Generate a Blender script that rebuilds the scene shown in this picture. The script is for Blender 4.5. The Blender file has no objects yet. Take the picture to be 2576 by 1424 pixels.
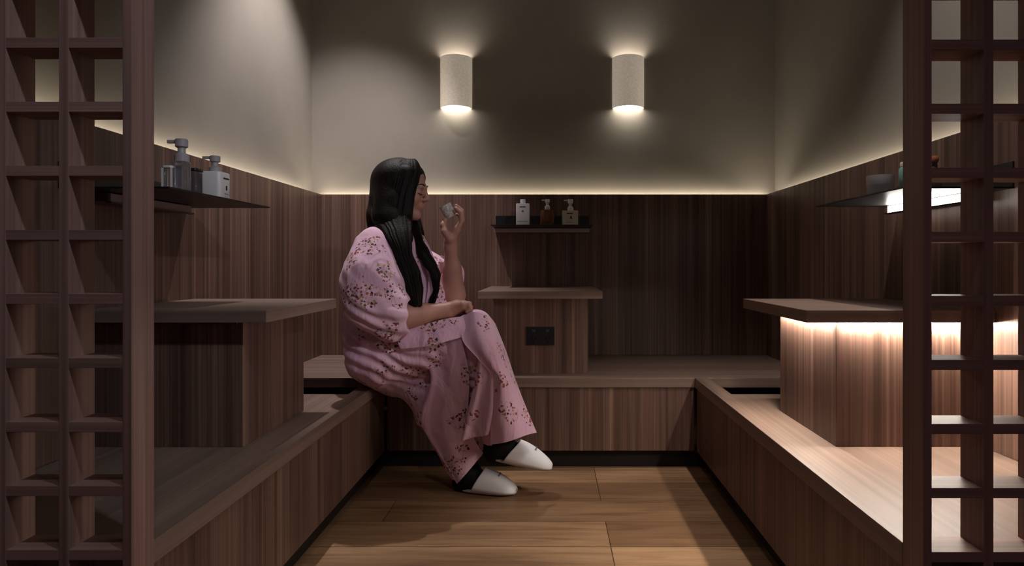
import bpy, bmesh, math, random
import numpy as np
from mathutils import Vector, Matrix, noise

random.seed(7)
sc = bpy.context.scene
COL = sc.collection
U = 1/510.0            # one photograph pixel at the rear panelling, in metres
F = 1650.0             # focal length in pixels of the 2576 px frame
D = 3.235              # distance of the rear panelling
H = .8137              # height of the lens
WL, WR = -1.131, 1.065 # side panelling
BL, BR = -.647, .569   # fronts of the side benches
BY = 2.588             # front of the rear bench
TOP = .3627            # top of the benches
LEDGE = 1.1537 - .04 + .041   # top of the panelling
LEDGE = H + 174*U
YL = 1.003             # front of the lattice screens
YB = 1.061             # back of the lattice screens
PT = .072              # plaster set back behind the panelling

def at(px, py, y):
    return Vector(((px-1385)*y/F, y, H+(663-py)*y/F))

# ------------------------------------------------------------------ materials
def new_mat(name):
    m = bpy.data.materials.new(name); m.use_nodes = True
    nt = m.node_tree; b = nt.nodes['Principled BSDF']
    return m, nt, b

def plain(name, col, rough=.5, metal=0, spec=.5, trans=0, ior=1.45, coat=0):
    m, nt, b = new_mat(name)
    b.inputs['Base Color'].default_value = (*col, 1)
    b.inputs['Roughness'].default_value = rough
    b.inputs['Metallic'].default_value = metal
    b.inputs['Specular IOR Level'].default_value = spec
    b.inputs['Transmission Weight'].default_value = trans
    b.inputs['IOR'].default_value = ior
    b.inputs['Coat Weight'].default_value = coat
    return m

def emit(name, col, s):
    m, nt, b = new_mat(name)
    b.inputs['Base Color'].default_value = (.8, .8, .8, 1)
    b.inputs['Emission Color'].default_value = (*col, 1)
    b.inputs['Emission Strength'].default_value = s
    return m

def ramp(nt, stops):
    r = nt.nodes.new('ShaderNodeValToRGB')
    e = r.color_ramp.elements
    e[0].position, e[0].color = stops[0][0], (*stops[0][1], 1)
    e[1].position, e[1].color = stops[-1][0], (*stops[-1][1], 1)
    for p, c in stops[1:-1]:
        x = e.new(p); x.color = (*c, 1)
    return r

def mixc(nt, mode, fac, a, b):
    n = nt.nodes.new('ShaderNodeMix'); n.data_type = 'RGBA'; n.blend_type = mode
    for k, v in ((0, fac), (6, a), (7, b)):
        if hasattr(v, 'is_linked'): nt.links.new(v, n.inputs[k])
        elif isinstance(v, tuple): n.inputs[k].default_value = (*v, 1)
        else: n.inputs[k].default_value = v
    return n.outputs[2]

def wood(name, axis, tint=(1, 1, 1), rough=.45, contrast=1):
    """veneer in narrow staves; axis = direction of the grain"""
    m, nt, b = new_mat(name)
    tc = nt.nodes.new('ShaderNodeTexCoord')
    def tex(across, along, detail, off):
        mp = nt.nodes.new('ShaderNodeMapping')
        s = [across]*3; s['xyz'.index(axis)] = along
        mp.inputs['Scale'].default_value = s
        mp.inputs['Location'].default_value = (off, off*.7, off*.3)
        nt.links.new(tc.outputs['Object'], mp.inputs[0])
        n = nt.nodes.new('ShaderNodeTexNoise'); n.inputs['Scale'].default_value = 1
        n.inputs['Detail'].default_value = detail; n.inputs['Roughness'].default_value = .6
        nt.links.new(mp.outputs[0], n.inputs['Vector'])
        return n.outputs['Fac']
    a = tex(38, .35, 2, 3.1)
    f = tex(150, 1.6, 4, 9.7)
    g = tex(13, .5, 1, 5.2)
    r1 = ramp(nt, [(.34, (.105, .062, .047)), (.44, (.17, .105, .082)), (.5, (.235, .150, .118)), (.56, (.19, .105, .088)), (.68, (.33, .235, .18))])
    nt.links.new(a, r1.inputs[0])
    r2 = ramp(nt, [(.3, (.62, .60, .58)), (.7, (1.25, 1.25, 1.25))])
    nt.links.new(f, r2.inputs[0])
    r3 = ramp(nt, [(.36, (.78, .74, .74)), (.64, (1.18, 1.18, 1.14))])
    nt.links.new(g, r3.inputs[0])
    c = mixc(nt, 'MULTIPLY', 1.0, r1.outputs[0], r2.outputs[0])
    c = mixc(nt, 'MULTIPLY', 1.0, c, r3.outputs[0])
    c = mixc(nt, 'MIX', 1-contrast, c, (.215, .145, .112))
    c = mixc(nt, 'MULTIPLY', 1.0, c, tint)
    nt.links.new(c, b.inputs['Base Color'])
    b.inputs['Roughness'].default_value = rough
    b.inputs['Specular IOR Level'].default_value = .35
    bp = nt.nodes.new('ShaderNodeBump'); bp.inputs['Strength'].default_value = .12; bp.inputs['Distance'].default_value = .002
    nt.links.new(f, bp.inputs['Height']); nt.links.new(bp.outputs[0], b.inputs['Normal'])
    return m

def oak_floor():
    m, nt, b = new_mat('oak_floor')
    tc = nt.nodes.new('ShaderNodeTexCoord')
    mp = nt.nodes.new('ShaderNodeMapping')
    mp.inputs['Location'].default_value = (-.173, -2.067, 0)
    nt.links.new(tc.outputs['Object'], mp.inputs[0])
    br = nt.nodes.new('ShaderNodeTexBrick')
    br.inputs['Scale'].default_value = 1
    br.inputs['Brick Width'].default_value = 1.9; br.inputs['Row Height'].default_value = .183
    br.inputs['Mortar Size'].default_value = .0012; br.inputs['Mortar Smooth'].default_value = .1
    br.offset = .37; br.offset_frequency = 3
    br.inputs['Color1'].default_value = (0, 0, 0, 1); br.inputs['Color2'].default_value = (1, 1, 1, 1)
    br.inputs['Mortar'].default_value = (.5, .5, .5, 1)
    nt.links.new(mp.outputs[0], br.inputs['Vector'])
    r0 = ramp(nt, [(0, (.20, .11, .058)), (.5, (.32, .19, .104)), (1, (.47, .29, .165))])
    nt.links.new(br.outputs['Color'], r0.inputs[0])
    mp2 = nt.nodes.new('ShaderNodeMapping'); mp2.inputs['Scale'].default_value = (2.2, 34, 10)
    nt.links.new(tc.outputs['Object'], mp2.inputs[0])
    n = nt.nodes.new('ShaderNodeTexNoise'); n.inputs['Scale'].default_value = 1; n.inputs['Detail'].default_value = 7
    n.inputs['Roughness'].default_value = .68; n.inputs['Distortion'].default_value = 1.1
    nt.links.new(mp2.outputs[0], n.inputs['Vector'])
    r1 = ramp(nt, [(.34, (.66, .60, .56)), (.5, (.96, .94, .92)), (.68, (1.16, 1.16, 1.14))])
    nt.links.new(n.outputs['Fac'], r1.inputs[0])
    c = mixc(nt, 'MULTIPLY', 1.0, r0.outputs[0], r1.outputs[0])
    mp3 = nt.nodes.new('ShaderNodeMapping'); mp3.inputs['Scale'].default_value = (1.2, 5, 1)
    nt.links.new(tc.outputs['Object'], mp3.inputs[0])
    n3 = nt.nodes.new('ShaderNodeTexNoise'); n3.inputs['Scale'].default_value = 1; n3.inputs['Detail'].default_value = 3
    nt.links.new(mp3.outputs[0], n3.inputs['Vector'])
    r3 = ramp(nt, [(.35, (.75, .72, .7)), (.65, (1.2, 1.2, 1.2))]); nt.links.new(n3.outputs['Fac'], r3.inputs[0])
    c = mixc(nt, 'MULTIPLY', 1.0, c, r3.outputs[0])
    c = mixc(nt, 'MIX', br.outputs['Fac'], c, (.03, .017, .01))
    nt.links.new(c, b.inputs['Base Color'])
    b.inputs['Roughness'].default_value = .42; b.inputs['Specular IOR Level'].default_value = .4
    bp = nt.nodes.new('ShaderNodeBump'); bp.inputs['Strength'].default_value = .15; bp.inputs['Distance'].default_value = .002
    nt.links.new(n.outputs['Fac'], bp.inputs['Height']); nt.links.new(bp.outputs[0], b.inputs['Normal'])
    return m

def plaster(name, col):
    m, nt, b = new_mat(name)
    tc = nt.nodes.new('ShaderNodeTexCoord')
    n = nt.nodes.new('ShaderNodeTexNoise'); n.inputs['Scale'].default_value = 2.5; n.inputs['Detail'].default_value = 5
    nt.links.new(tc.outputs['Object'], n.inputs['Vector'])
    r = ramp(nt, [(.3, tuple(c*.9 for c in col)), (.7, tuple(c*1.07 for c in col))])
    nt.links.new(n.outputs['Fac'], r.inputs[0]); nt.links.new(r.outputs[0], b.inputs['Base Color'])
    b.inputs['Roughness'].default_value = .85; b.inputs['Specular IOR Level'].default_value = .2
    n2 = nt.nodes.new('ShaderNodeTexNoise'); n2.inputs['Scale'].default_value = 60; n2.inputs['Detail'].default_value = 3
    nt.links.new(tc.outputs['Object'], n2.inputs['Vector'])
    bp = nt.nodes.new('ShaderNodeBump'); bp.inputs['Strength'].default_value = .08; bp.inputs['Distance'].default_value = .003
    nt.links.new(n2.outputs['Fac'], bp.inputs['Height']); nt.links.new(bp.outputs[0], b.inputs['Normal'])
    return m

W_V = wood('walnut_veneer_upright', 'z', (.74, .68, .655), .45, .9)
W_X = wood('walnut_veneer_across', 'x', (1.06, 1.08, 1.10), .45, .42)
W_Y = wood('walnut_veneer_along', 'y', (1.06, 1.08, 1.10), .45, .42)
W_LV = wood('screen_veneer_upright', 'z', (1.32, 1.20, 1.30), .5, .6)
W_LX = wood('screen_veneer_across', 'x', (1.32, 1.20, 1.30), .5, .6)
M_FLOOR = oak_floor()
M_PLASTER = plaster('greige_plaster', (.225, .20, .172))
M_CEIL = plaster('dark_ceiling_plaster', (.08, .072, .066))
M_KICK = plain('black_kick', (.012, .009, .008), .6)
M_BLACK = plain('black_metal', (.012, .011, .011), .38, 0, .5)
M_VOID = plain('void_black', (.004, .004, .004), .9, 0, .05)  # near-black that stands in for the dark inside hollows

# ------------------------------------------------------------------ building
def tag(o, label=None, cat=None, group=None, kind=None):
    if label: o['label'] = label
    if cat: o['category'] = cat
    if group: o['group'] = group
    if kind: o['kind'] = kind
    return o

def thing(name, loc, label, cat, group=None):
    o = bpy.data.objects.new(name, None); COL.objects.link(o)
    o.location = loc; o.empty_display_size = .05
    return tag(o, label, cat, group)

def link(name, me, mat, parent=None):
    o = bpy.data.objects.new(name, me); COL.objects.link(o)
    for mm in (mat if isinstance(mat, (list, tuple)) else [mat]): me.materials.append(mm)
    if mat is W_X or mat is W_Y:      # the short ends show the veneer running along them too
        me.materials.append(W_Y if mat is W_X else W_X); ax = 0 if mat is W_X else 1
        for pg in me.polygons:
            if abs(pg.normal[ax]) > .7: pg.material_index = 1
    if parent is not None:
        p = parent; off = Vector((0, 0, 0))
        while p is not None: off += p.location; p = p.parent
        me.transform(Matrix.Translation(-off)); o.parent = parent
    return o

def bm_obj(name, bm, mat, parent=None, smooth=False):
    me = bpy.data.meshes.new(name); bm.normal_update(); bm.to_mesh(me); bm.free()
    if smooth:
        for p in me.polygons: p.use_smooth = True
        try: me.set_sharp_from_angle(angle=math.radians(40))
        except Exception: pass
    return link(name, me, mat, parent)

def add_box(bm, x0, x1, y0, y1, z0, z1, bev=0):
    vs = [bm.verts.new((x, y, z)) for x in (x0, x1) for y in (y0, y1) for z in (z0, z1)]
    fs = [(0, 1, 3, 2), (4, 6, 7, 5), (0, 4, 5, 1), (2, 3, 7, 6), (0, 2, 6, 4), (1, 5, 7, 3)]
    faces = [bm.faces.new([vs[i] for i in f]) for f in fs]
    if bev:
        es = list({e for f in faces for e in f.edges})
        bmesh.ops.bevel(bm, geom=es, offset=bev, segments=2, affect='EDGES', profile=.7)

def box(name, x0, x1, y0, y1, z0, z1, mat, parent=None, bev=.0015):
    bm = bmesh.new(); add_box(bm, x0, x1, y0, y1, z0, z1, bev)
    return bm_obj(name, bm, mat, parent, bev > .003)

def prism(name, poly, z0, z1, mat, parent=None, bev=.0015, smooth=False):
    bm = bmesh.new()
    lo = [bm.verts.new((x, y, z0)) for x, y in poly]; hi = [bm.verts.new((x, y, z1)) for x, y in poly]
    n = len(poly)
    bm.faces.new(lo[::-1]); bm.faces.new(hi)
    for i in range(n): bm.faces.new((lo[i], lo[(i+1) % n], hi[(i+1) % n], hi[i]))
    bmesh.ops.recalc_face_normals(bm, faces=bm.faces[:])
    if bev: bmesh.ops.bevel(bm, geom=[e for e in bm.edges], offset=bev, segments=2, affect='EDGES', profile=.7)
    return bm_obj(name, bm, mat, parent, smooth)

def lathe(name, prof, cx, cy, z, mat, parent=None, n=32, axis=None, closed=False):
    """prof = (radius, height) pairs; axis = optional rotation matrix about the base"""
    bm = bmesh.new(); rings = []
    for r, h in prof:
        rings.append([bm.verts.new((r*math.cos(a), r*math.sin(a), h)) for a in [2*math.pi*i/n for i in range(n)]])
    for a, b in zip(rings, rings[1:]):
        for i in range(n): bm.faces.new((a[i], a[(i+1) % n], b[(i+1) % n], b[i]))
    bm.faces.new(rings[0][::-1]); bm.faces.new(rings[-1])
    bmesh.ops.recalc_face_normals(bm, faces=bm.faces[:])
    if axis is not None: bmesh.ops.transform(bm, matrix=axis.to_4x4(), verts=bm.verts[:])
    bmesh.ops.translate(bm, vec=(cx, cy, z), verts=bm.verts[:])
    return bm_obj(name, bm, mat, parent, True)

def struct(o): o['kind'] = 'structure'; return o

# ------------------------------------------------------------------ the room
YF = -1.6   # how far the surroundings run behind the camera
CZ = 2.62
struct(box('floor', WL-PT-.2, WR+PT+.2+1.2, YF, D+PT+.2, -.05, 0, M_FLOOR, bev=0))
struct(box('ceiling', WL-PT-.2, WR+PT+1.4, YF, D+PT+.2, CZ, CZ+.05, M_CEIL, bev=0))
struct(box('wall_back', WL-PT, WR+PT, D+PT, D+PT+.1, 0, CZ, M_PLASTER, bev=0))
struct(box('wall_left', WL-PT-.1, WL-PT, YF, D+PT+.1, 0, CZ, M_PLASTER, bev=0))
struct(box('wall_right', WR+PT-.006, WR+PT+.1, YB-.02, D+PT+.1, 0, CZ, M_PLASTER, bev=0))
# panelling with the cove for the light strip behind it
TH = .02
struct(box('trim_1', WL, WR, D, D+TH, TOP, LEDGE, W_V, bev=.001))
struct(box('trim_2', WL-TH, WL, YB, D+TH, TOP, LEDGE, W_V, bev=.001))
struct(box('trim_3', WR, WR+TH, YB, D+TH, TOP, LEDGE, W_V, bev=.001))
# cove floor
struct(box('trim_4', WL-PT, WR+PT-.006, D+TH, D+PT, LEDGE-.032, LEDGE-.022, W_X, bev=0))
struct(box('trim_5', WL-PT, WL-TH, YB, D+TH, LEDGE-.032, LEDGE-.022, W_Y, bev=0))
struct(box('trim_6', WR+TH, WR+PT-.006, YB, D+TH, LEDGE-.032, LEDGE-.022, W_Y, bev=0))

COVE = emit('cove_strip_glow', (1, .92, .73), 34)
g = 'light strips hidden in the cove behind the panelling'
z0 = LEDGE-.022
tag(box('light_strip', WL-.02, WR+.02, D+TH+.028, D+TH+.040, z0, z0+.008, COVE, bev=0), 'warm light strip in the cove along the top of the rear panelling', 'light strip', g)
tag(box('light_strip', WL-TH-.040, WL-TH-.028, YB+.05, D-.03, z0, z0+.008, COVE, bev=0), 'warm light strip in the cove along the top of the left panelling', 'light strip', g)
tag(box('light_strip', WR+TH+.026, WR+TH+.038, YB+.05, D-.03, z0, z0+.008, COVE, bev=0), 'warm light strip in the cove along the top of the right panelling', 'light strip', g)

# ------------------------------------------------------------------ benches
BT = .039; KZ = .0725; PR = .008
HY = .70*D; SXL = -.700; SXR = BR+.056
def bench(name, base, label, front, kick, seat, mats, void_box=None):
    t = thing(name, base, label, 'bench')
    seat_o = prism('seat_board', seat, TOP-BT, TOP, mats[0], t, .002)
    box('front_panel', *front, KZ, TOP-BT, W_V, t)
    box('kick_board', *kick, 0, KZ, M_KICK, t)
    if void_box: box('recess_dark_box', *void_box, M_VOID, t, bev=0)  # black box in place of the shade inside the hollow bench
    return t
bench('bench', (0, 2.9, 0), 'long walnut bench across the rear wall, carrying the small unlit table with the socket',
      (BL, BR, BY+PR, BY+PR+.018), (BL-.06, BR+.06, BY+.045, BY+.06),
      [(WL, BY), (WR, BY), (WR, D), (WL, D)], (W_X,))
bench('bench', (-.89, 1.9, 0), 'walnut bench along the left wall, its front end beside the left lattice screen',
      (BL-PR-.018, BL-PR, YB, BY-.001), (BL-.06, BL-.045, YB, BY-.001),
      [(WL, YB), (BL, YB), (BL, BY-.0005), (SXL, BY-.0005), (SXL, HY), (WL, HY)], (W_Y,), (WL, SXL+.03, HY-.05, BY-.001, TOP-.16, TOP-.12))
bench('bench', (.82, 1.9, 0), 'brightly lit walnut bench along the right wall under the lit table',
      (BR+PR, BR+PR+.018, YB, BY-.001), (BR+.045, BR+.06, YB, BY-.001),
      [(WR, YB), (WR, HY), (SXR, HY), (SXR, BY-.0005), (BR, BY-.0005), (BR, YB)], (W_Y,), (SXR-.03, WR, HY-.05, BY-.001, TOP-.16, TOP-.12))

# ------------------------------------------------------------------ table units
TT = H-57*U; TB = TT-.030
LED = emit('table_led_glow', (1, .92, .80), 260)
LED_OFF = plain('unlit_diffuser', (.10, .065, .055), .5)
def side_table(sgn, label, lit):
    w = WR if sgn > 0 else -WL
    xi, xt = (358*U, 312*U) if sgn > 0 else (385*U, 347*U)
    S = lambda a, b: (a, b) if sgn > 0 else (-b, -a)
    t = thing('vanity_table', (sgn*(w+xi)/2, .559*D, TOP), label, 'table', 'built-in vanity tables standing on the benches')
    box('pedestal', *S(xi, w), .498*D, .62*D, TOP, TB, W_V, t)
    box('tabletop', *S(xt, w), .485*D, .644*D, TB, TT, W_X, t, .002)
    # slim strips set under the overhang, around the pedestal
    m = LED if lit else LED_OFF
    s = .012
    l1 = box('led_strip', *S(xi+.01, w-.01), .498*D-.014, .498*D-.004, TB-.006, TB-.0005, m, t, 0)
    l2 = box('led_strip', *S(xi-.014, xi-.004), .505*D, .615*D, TB-.006, TB-.0005, m, t, 0)
    if lit: l1['label'] = l2['label'] = 'glowing strip under the tabletop edge'
    return t
side_table(1, 'walnut vanity table on the right bench, lit strongly from beneath its top', True)
side_table(-1, 'dark unlit walnut vanity table on the left bench', False)
t = thing('vanity_table', (-.03, 3.0, TOP), 'small walnut vanity table on the rear bench with a black power outlet', 'table', 'built-in vanity tables standing on the benches')
bx0, bx1 = (1242-1385)*.832*U, (1479-1385)*.832*U
by = .832*D
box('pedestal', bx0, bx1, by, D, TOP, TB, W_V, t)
box('tabletop', (1203-1385)*.82*U, (1515-1385)*.82*U, .815*D, D, TB, TT, W_X, t, .002)
p0, p1 = at(1325, 868, by), at(1395, 822, by)
pl = box('power_outlet', p0.x, p1.x, by-.008, by, p0.z, p1.z, M_BLACK, t, .002); pl['label'] = 'black double power outlet'
M_DK = plain('switch_grey', (.05, .05, .055), .35)
for dx in (.25, .75):
    cx = p0.x+(p1.x-p0.x)*dx
    box('rocker_switch', cx-.007, cx+.007, by-.011, by-.008, p1.z-.020, p1.z-.010, M_DK, pl, .001)
    bm = bmesh.new()
    for a, ox, oz in ((.5, -.007, -.045), (-.5, .007, -.045), (0, 0, -.060)):
        b2 = bmesh.new(); add_box(b2, -.0011, .0011, -.0004, .0004, -.0045, .0045)
        R = Matrix.Rotation(a, 3, 'Y')
        vs = {}
        for v in b2.verts: vs[v.index] = None
        b2.verts.index_update()
        nv = [bm.verts.new(R @ v.co + Vector((cx+ox, by-.0088, p1.z+oz))) for v in b2.verts]
        for f in b2.faces: bm.faces.new([nv[v.index] for v in f.verts])
        b2.free()
    bm_obj('socket_slots', bm, M_VOID, pl)

# ------------------------------------------------------------------ shelves with light bars
SZ = H+88*U; ST = .0045
DIFF_OFF = plain('unlit_white_diffuser', (.34, .25, .23), .5)
SHELF_LED = emit('shelf_light_glow', (1, .94, .87), 60)
UP = H+120*U
def side_shelf(sgn, label, lit):
    w = WR if sgn > 0 else -WL
    xo = w-.256
    S = lambda a, b: (a, b) if sgn > 0 else (-b, -a)
    y0, y1 = .4655*D, (.62 if sgn > 0 else .632)*D
    t = thing('wall_shelf', (sgn*w, (y0+y1)/2, SZ), label, 'shelf', 'thin black wall shelves above the vanity tables')
    box('shelf_plate', *S(xo, w), y0, y1, SZ, SZ+ST, M_BLACK, t, .001)
    box('back_plate', *S(w-.004, w), y0, y1, SZ+ST, UP, M_BLACK, t, .001)
    lb = box('light_bar', *S(w-.060, w-.004), .49*D, .600*D, SZ-.022, SZ-.001, LED_OFF if not lit else M_BLACK, t, .001)
    box('lower_lip', *S(w-.074, w-.060), .488*D, .602*D, SZ-.027, SZ-.0228, M_BLACK if lit else LED_OFF, lb, .0005)
    tb = box('diffuser', *S(w-.068, w-.060), .49*D, .600*D, SZ-.0225, SZ-.003, SHELF_LED if lit else DIFF_OFF, lb, .001)
    if lit: tb['label'] = 'glowing white diffuser of the light bar'
    return t
side_shelf(1, 'thin black shelf on the right wall with a glowing light bar beneath', True)
side_shelf(-1, 'thin black shelf on the left wall holding the large pump bottles, light bar off', False)
yb = .921*D
sx0, sx1 = (1234-1385)*.921*U, (1492-1385)*.921*U
t = thing('wall_shelf', (0, D, SZ), 'thin black shelf on the rear wall holding three small bottles', 'shelf', 'thin black wall shelves above the vanity tables')
box('shelf_plate', sx0, sx1, yb, D, SZ, SZ+ST, M_BLACK, t, .001)
box('back_plate', sx0+.002, sx1-.002, D-.004, D, SZ+ST, UP, M_BLACK, t, .001)
lb = box('light_bar', (1243-1385)*.979*U, (1483-1385)*.979*U, D-.060, D-.004, SZ-.022, SZ-.001, LED_OFF, t, .001)
box('diffuser', (1243-1385)*.979*U, (1483-1385)*.979*U, D-.068, D-.060, SZ-.0225, SZ-.003, DIFF_OFF, lb, .001)

# ------------------------------------------------------------------ sconces
def sconce_shade_mat():
    m, nt, b = new_mat('sconce_shade')
    tc = nt.nodes.new('ShaderNodeTexCoord')
    n = nt.nodes.new('ShaderNodeTexNoise'); n.inputs['Scale'].default_value = 130; n.inputs['Detail'].default_value = 4
    nt.links.new(tc.outputs['Object'], n.inputs['Vector'])
    r = ramp(nt, [(.3, (.57, .49, .40)), (.7, (.68, .60, .50))]); nt.links.new(n.outputs['Fac'], r.inputs[0])
    nt.links.new(r.outputs[0], b.inputs['Base Color']); b.inputs['Roughness'].default_value = .9
    nt.links.new(r.outputs[0], b.inputs['Emission Color']); b.inputs['Emission Strength'].default_value = .31
    bp = nt.nodes.new('ShaderNodeBump'); bp.inputs['Strength'].default_value = .4; bp.inputs['Distance'].default_value = .002
    nt.links.new(n.outputs['Fac'], bp.inputs['Height']); nt.links.new(bp.outputs[0], b.inputs['Normal'])
    return m
M_SHADE = sconce_shade_mat()
SC_UP = emit('sconce_up_glow', (1, .95, .88), 50)
SC_DN = emit('sconce_down_glow', (1, .94, .82), 17)
def sconce(cx, label):
    yw = D+PT; z0, z1 = 1.593, 1.845; R = .080; N = 28; th = .005
    t = thing('wall_sconce', (cx, yw, (z0+z1)/2), label, 'wall lamp', 'half-round sconces on the rear wall')
    bm = bmesh.new()
    def ring(r, z): return [bm.verts.new((cx+r*math.cos(a), yw-.001+r*1.0*math.sin(a), z)) for a in [math.pi+math.pi*i/N for i in range(N+1)]]
    oo, ot, io, it = ring(R, z0), ring(R, z1), ring(R-th, z0), ring(R-th, z1)
    for i in range(N):
        bm.faces.new((oo[i], oo[i+1], ot[i+1], ot[i])); bm.faces.new((io[i+1], io[i], it[i], it[i+1]))
        bm.faces.new((oo[i+1], oo[i], io[i], io[i+1])); bm.faces.new((ot[i], ot[i+1], it[i+1], it[i]))
    bmesh.ops.recalc_face_normals(bm, faces=bm.faces[:])
    sh = bm_obj('lamp_shade', bm, M_SHADE, t, True)
    def disc(name, z, th2, mat):
        r = R-th-.001
        poly = [(cx+r*math.cos(a), yw-.002+r*math.sin(a)) for a in [math.pi+math.pi*i/N for i in range(N+1)]]
        return prism(name, poly, z, z+th2, mat, t, 0)
    disc('diffuser', z0+.003, .004, SC_DN)['label'] = 'glowing white lower diffuser'
    disc('diffuser', z1-.078, .004, SC_UP)['label'] = 'glowing upper diffuser'
    return t
sconce((1148.5-1385)/498, 'left one of the two half-round cream wall sconces, above the seated woman')
sconce((1579.5-1385)/498, 'right one of the two half-round cream wall sconces, above the bare bench corner')

# ------------------------------------------------------------------ lattice screens
PITCH = 161.3*YL/F
zc = [H+(663-(107+161.3*k))*YL/F for k in range(-12, 14)]
zc = [z for z in zc if .03 < z < CZ-.03]
HT = .0157
def screen(sgn, x_in, pitch, label, xs_out, dz):
    S = lambda a, b: (a, b) if sgn > 0 else (-b, -a)
    t = thing('lattice_screen', (sgn*(x_in+.35), (YL+YB)/2, 0), label, 'screen', 'timber lattice screens at the front of the bath lounge')
    box('frame_post', *S(x_in, x_in+.0135), YL, YB, 0, CZ, W_LV, t, .001)
    x = x_in+pitch
    while x < xs_out:
        box('upright_slat', *S(x, x+.0147), YL, YB, 0, CZ, W_LV, t, .0008)
        x += pitch
    for z in zc:
        box('cross_slat', *S(x_in+.0135, xs_out), YL+.0004, YB-.0004, z+dz-HT/2, z+dz+HT/2, W_LX, t, .0008)
    return t
screen(-1, 327*U, 49*U, 'dark timber lattice screen standing at the left edge, in front of the left bench', 1.131+PT, 0)
screen(1, 290.5*U, 47.5*U, 'dark timber lattice screen standing at the right edge, in front of the lit bench', 1.065+PT, -.003)

# ------------------------------------------------------------------ bottles and cups
M_WHITE = plain('white_plastic', (.72, .70, .70), .35)
M_CREAM = plain('cream_card', (.62, .54, .40), .55)
M_GREY = plain('grey_plastic', (.34, .32, .34), .4)
M_AMBER = plain('amber_glass', (.42, .16, .04), .08, 0, .5, .75)
M_CLEAR = plain('clear_smoky_plastic', (.72, .72, .74), .08, 0, .5, .88)
M_SMOKE = plain('smoke_glass', (.16, .14, .15), .12, 0, .5, .6)
M_INK = plain('black_ink', (.02, .02, .02), .6)
M_CER = plain('grey_ceramic', (.55, .56, .58), .4)

def rbox(name, cx, cy, w, d, z0, z1, r, mat, parent):
    n = 5; poly = []
    for sx, sy, a0 in ((1, 1, 0), (-1, 1, 90), (-1, -1, 180), (1, -1, 270)):
        for i in range(n+1):
            a = math.radians(a0+90*i/n)
            poly.append((cx+sx*(w/2-r)+r*math.cos(a), cy+sy*(d/2-r)+r*math.sin(a)))
    bm = bmesh.new()
    rings = []
    for k, (z, s) in enumerate(((z0, .97), (z0+.002, 1), (z1-.004, 1), (z1-.001, .975), (z1, .93))):
        rings.append([bm.verts.new((cx+(x-cx)*s, cy+(y-cy)*s, z)) for x, y in poly])
    m = len(poly)
    for a, b in zip(rings, rings[1:]):
        for i in range(m): bm.faces.new((a[i], a[(i+1) % m], b[(i+1) % m], b[i]))
    bm.faces.new(rings[0][::-1]); bm.faces.new(rings[-1])
    bmesh.ops.recalc_face_normals(bm, faces=bm.faces[:])
    return bm_obj(name, bm, mat, parent, True)

def pump(cx, cy, z, h, r, mat, parent, ang, nozzle=True):
    """collar, neck, head and spout; ang = direction of the spout"""
    p = lathe('pump', [(r*1.15, 0), (r*1.15, h*.28), (r*.78, h*.34), (r*.62, h*.42), (r*.62, h*.6), (r, h*.66), (r, h*.97), (r*.9, h)], cx, cy, z, mat, parent, 24)
    if nozzle:
        bm = bmesh.new(); L = r*2.5
        add_box(bm, 0, L, -r*.3, r*.3, -r*.28, r*.28, r*.1)
        bmesh.ops.transform(bm, matrix=Matrix.Translation((cx, cy, z+h*.9)) @ Matrix.Rotation(ang, 4, 'Z'), verts=bm.verts[:])
        bm_obj('spout', bm, mat, p, False)
    return p

def label_marks(parent, plane, u0, z0, w, marks):
    """dark printed marks on one flat face. plane: ('y', y) faces the camera, ('x', x) faces sideways"""
    for (a, b, c, d) in marks:
        bm = bmesh.new()
        if plane[0] == 'y': add_box(bm, u0+a*w, u0+b*w, plane[1]-.0006, plane[1]+.0004, z0+c*w, z0+d*w)
        else:
            s = plane[2]
            add_box(bm, min(plane[1]-.0004*s, plane[1]+.0006*s), max(plane[1]-.0004*s, plane[1]+.0006*s), u0+a*w, u0+b*w, z0+c*w, z0+d*w)
        bm_obj('printed_mark', bm, M_INK, parent)

S0 = SZ+ST
# three on the rear shelf
yy = .953*D; kk = .953*U
def bx(px): return (px-1385)*kk
t = thing('bottle', (bx(1315.5), yy, S0), 'tall white rectangular bottle with short cap, leftmost on the rear shelf', 'bottle', 'bottles on the rear shelf')
w = 34*kk
rbox('body', bx(1315.5), yy, w, .035, S0, S0+.104, .004, M_WHITE, t)
lathe('cap', [(.0125, 0), (.0125, .018), (.011, .02)], bx(1315.5), yy, S0+.104, M_WHITE, t)
label_marks(t, ('y', yy-.0175), bx(1315.5)-w/2, S0, w, [(.25, .72, 1.35, 1.39), (.3, .68, 1.40, 1.42), (.44, .56, 1.06, 1.10), (.40, .60, 1.02, 1.045), (.47, .53, 1.10, 1.14), (.12, .85, .31, .33)])
t = thing('bottle', (bx(1376), yy, S0), 'amber glass pump bottle in the middle of the rear shelf', 'bottle', 'bottles on the rear shelf')
w = 36*kk
lathe('body', [(w/2*.9, 0), (w/2, .004), (w/2, .066), (w/2*.9, .073), (.014, .078)], bx(1376), yy, S0, M_AMBER, t)
pump(bx(1377), yy, S0+.078, .047, .011, M_WHITE, t, math.pi)
t = thing('bottle', (bx(1434), yy, S0), 'square cream bottle with white pump, rightmost on the rear shelf', 'bottle', 'bottles on the rear shelf')
w = 40*kk
rbox('body', bx(1434), yy, w, .04, S0, S0+.071, .005, M_CREAM, t)
pump(bx(1435), yy, S0+.071, .054, .012, M_WHITE, t, math.pi)
label_marks(t, ('y', yy-.02), bx(1434)-w/2, S0, w, [(.28, .68, .72, .78), (.32, .64, .79, .80), (.52, .60, .46, .60), (.47, .65, .42, .46), (.49, .54, .5, .54), (.2, .62, .2, .22)])

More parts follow.
